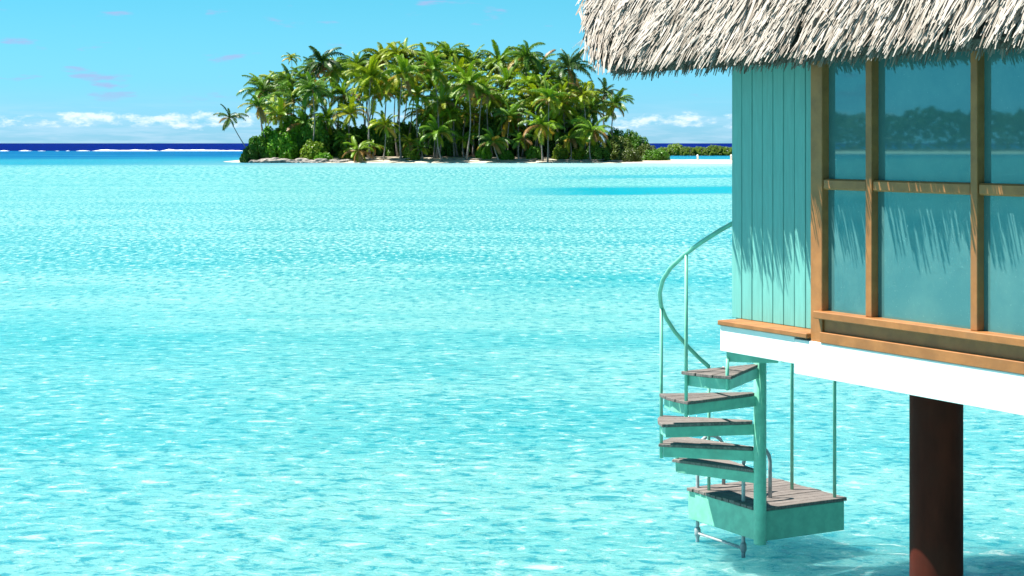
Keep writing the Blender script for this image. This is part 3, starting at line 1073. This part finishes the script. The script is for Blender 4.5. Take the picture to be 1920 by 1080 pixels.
def shrub_px(x0, x1, ytop, Y, col, label, group=None, var=None, name='shrub'):
    cx = (x0 + x1) / 2
    X = (cx - 960) / F * Y
    z0 = max(0.1, ground_h(X, Y)) - 0.1
    ztop = EYE + (HORIZON - ytop) / F * Y
    w = (x1 - x0) / 2 / F * Y
    return shrub((X, Y, z0), w, w * 0.9, max(0.8, (ztop - z0)) / 0.98, col, label, group, var, name)


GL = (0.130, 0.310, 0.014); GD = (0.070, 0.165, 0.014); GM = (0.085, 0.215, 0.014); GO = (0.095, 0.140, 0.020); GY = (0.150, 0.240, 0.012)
GBL = 'leafy thicket at the tip of the island'
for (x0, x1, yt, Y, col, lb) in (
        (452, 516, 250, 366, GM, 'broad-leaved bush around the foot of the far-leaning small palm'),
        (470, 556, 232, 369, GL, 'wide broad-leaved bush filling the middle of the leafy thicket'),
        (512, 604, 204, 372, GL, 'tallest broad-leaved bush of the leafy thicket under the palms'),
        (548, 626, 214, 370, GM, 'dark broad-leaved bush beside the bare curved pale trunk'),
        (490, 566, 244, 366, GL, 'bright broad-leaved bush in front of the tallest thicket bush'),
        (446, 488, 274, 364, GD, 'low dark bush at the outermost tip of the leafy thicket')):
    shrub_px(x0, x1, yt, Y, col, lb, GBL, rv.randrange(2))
shrub_px(556, 622, 262, 364, GY, 'low bright green bush on the rocky shore')
shrub_px(586, 628, 284, 361.5, GL, 'small low bush tucked against the shore rocks')
LR = 'dark olive bush in the rounded thicket beside the sandbar'
GR = 'rounded thicket beside the sandbar'
for (x0, x1, yt, Y, col) in ((1126, 1196, 252, 368, GO), (1166, 1226, 250, 372, GM), (1186, 1240, 268, 370, GO), (1196, 1262, 278, 368, GM), (1150, 1208, 276, 363, GO), (1090, 1150, 268, 364, GD), (1130, 1180, 236, 378, GM), (1160, 1206, 240, 380, GM)):
    shrub_px(x0, x1, yt, Y, col, LR, GR, 3)
GU = 'undergrowth between the palm trunks'
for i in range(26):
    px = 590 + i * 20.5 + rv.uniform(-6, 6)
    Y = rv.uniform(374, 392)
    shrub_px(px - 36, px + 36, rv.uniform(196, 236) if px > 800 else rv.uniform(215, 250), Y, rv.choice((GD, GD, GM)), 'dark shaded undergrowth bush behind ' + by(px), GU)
for px in (905, 948, 1050, 1085, 1000, 650, 770):
    shrub_px(px - 18, px + 20, rv.uniform(268, 280), 363 + rv.uniform(0, 3), rv.choice((GL, GY, GM)), 'small green bush at the sand edge near ' + by(px), 'small bushes at the sand edge')
LF = 'low rounded bush on the far spit across the channel'
GF = 'bushes on the far spit'
for (x0, x1, yt) in ((1228, 1262, 275), (1246, 1286, 268), (1272, 1308, 274), (1294, 1330, 274), (1320, 1360, 271), (1338, 1380, 274), (1364, 1410, 272), (1396, 1450, 270)):
    Y = 568 + rv.uniform(-1.5, 3)
    X = ((x0 + x1) / 2 - 960) / F * Y
    zt = EYE + (HORIZON - yt) / F * Y
    w = (x1 - x0) / 2 / F * Y * 1.12
    shrub((X, Y, 0.1), w, w, (zt - 0.1) * 1.05, rv.choice(((0.20, 0.29, 0.02), (0.15, 0.25, 0.02))), LF, GF, 3)


# ---- shore rocks, driftwood, markers
def rock(px, py, w, d, hh, label, group):
    Y = EYE * F / (py - HORIZON)
    Y = 358.6 + (305 - py) * 0.42
    X = (px - 960) / F * Y
    bm = bmesh.new()
    bmesh.ops.create_icosphere(bm, subdivisions=3, radius=1)
    sd = rv.uniform(0, 100)
    for vv in bm.verts:
        n_ = mnoise.noise(vv.co * 1.3 + Vector((sd, 0, 0))) * 0.45 + mnoise.noise(vv.co * 3.1 + Vector((sd, 5, 0))) * 0.18
        vv.co = vv.co * (1 + n_)
        vv.co.x *= w; vv.co.y *= d; vv.co.z *= hh
    o = bm_obj('coral_rock', bm, 'rock')
    o.location = (X, Y, max(0.1, ground_h(X, Y)) + hh * 0.2)
    o.rotation_euler = (rv.uniform(-.15, .15), rv.uniform(-.2, .2), rv.uniform(-.5, .5))
    return tag(o, label, 'rock', group)


for (px, py, w, d, hh) in ((478, 300, 1.2, 1, .45), (494, 297, 1.9, 1.3, .65), (512, 295, 1.8, 1.2, .8), (505, 302, 2.3, 1.0, .35), (530, 299, 1.7, 1.2, .6), (548, 301, 1.5, 1.0, .5),
                           (565, 299, 1.9, 1.2, .7), (585, 302, 1.6, 1.0, .45), (603, 301, 1.7, 1.1, .65), (628, 302, 1.3, .9, .4), (640, 303, 1.6, .9, .35)):
    rock(px, py, w, d, hh, 'grey coral slab on the waterline below the leafy thicket', 'coral slabs along the shore')
for (px, py, ln, rot) in ((700, 302, 4.5, 0.1), (745, 303, 5.5, -0.15), (855, 301, 4.0, 0.2), (890, 302, 3.0, -0.3), (985, 302, 5.0, 0.08), (1060, 301, 3.5, -0.1), (1110, 301, 5.5, 0.12), (1160, 302, 5.0, -0.05)):
    Y = 361.5
    X = (px - 960) / F * Y
    z = ground_h(X, Y)
    o = tube('driftwood_log', [(-ln / 2, 0, 0.15), (-ln * .2, .2, 0.22), (ln * .15, -.1, 0.2), (ln / 2, .15, 0.45)], [0.14, 0.2, 0.17, 0.07], 'driftwood', None, 7)
    o.location = (X, Y, z)
    o.rotation_euler = (0, 0, rot)
    tag(o, 'grey driftwood log lying on the beach in front of the palm trunks', 'log', 'driftwood on the beach')
for px in (1308, 1371):
    p = at_depth(px, 300, 372)
    z = ground_h(p.x, 372)
    o = tube('marker_post', [(0, 0, -0.3), (0, 0, 0.9), (0, 0, 1.0), (0, 0, 1.25)], [0.22, 0.20, 0.26, 0.05], 'marker_white', None, 8)
    o.location = (p.x, 372, z)
    tag(o, 'small white marker post standing on the sandbar', 'post', 'white posts on the sandbar')

# ---- the wooded motu across the lagoon that the windows mirror
mc = Vector((-660, 239, 0))
ax = Vector((0.322, 0.947, 0))          # along its shore
fw = Vector((-0.947, 0.322, 0))
v = []; f = []
for j in range(9):
    for i in range(41):
        q = (i - 20) / 20; w = (j - 4) / 4
        p = mc + ax * q * 260 + fw * w * 45
        v.append((p.x, p.y, max(-0.4, 2.0 * (1 - w * w) * (1 - q ** 4) - 0.3)))
for j in range(8):
    for i in range(40):
        f.append((j * 41 + i, j * 41 + i + 1, (j + 1) * 41 + i + 1, (j + 1) * 41 + i))
tag(mesh_obj('opposite_shore', v, f, 'sand', smooth=True), 'long sandy motu across the lagoon', kind='structure')
v = []; f = []; T = []
rw = random.Random(8)
for i in range(15000):
    q = rw.uniform(-0.95, 0.95)
    top = 15 + 5 * mnoise.noise(Vector((q * 14, 0, 2))) + 3 * mnoise.noise(Vector((q * 60, 0, 7)))
    p = mc + ax * q * 260 + fw * rw.uniform(-22, 25)
    z = 1.0 + top * rw.random() ** 0.6
    c = Vector((p.x, p.y, z))
    a = Vector((rw.gauss(0, 1), rw.gauss(0, 1), rw.gauss(0, 1))).normalized(); b = a.orthogonal().normalized()
    s = rw.uniform(0.8, 2.0)
    o = len(v)
    v += [c - a * s, c + b * s * .5, c + a * s, c - b * s * .5]
    f.append((o, o + 1, o + 2, o + 3)); T.append(rw.random())
wd = mesh_obj('distant_wood', v, f, 'shrub_leaf', tone=T)
wd.color = (0.045, 0.095, 0.02, 1)
tag(wd, 'far-off wooded shore mirrored in the bungalow windows', 'wood', kind='stuff')
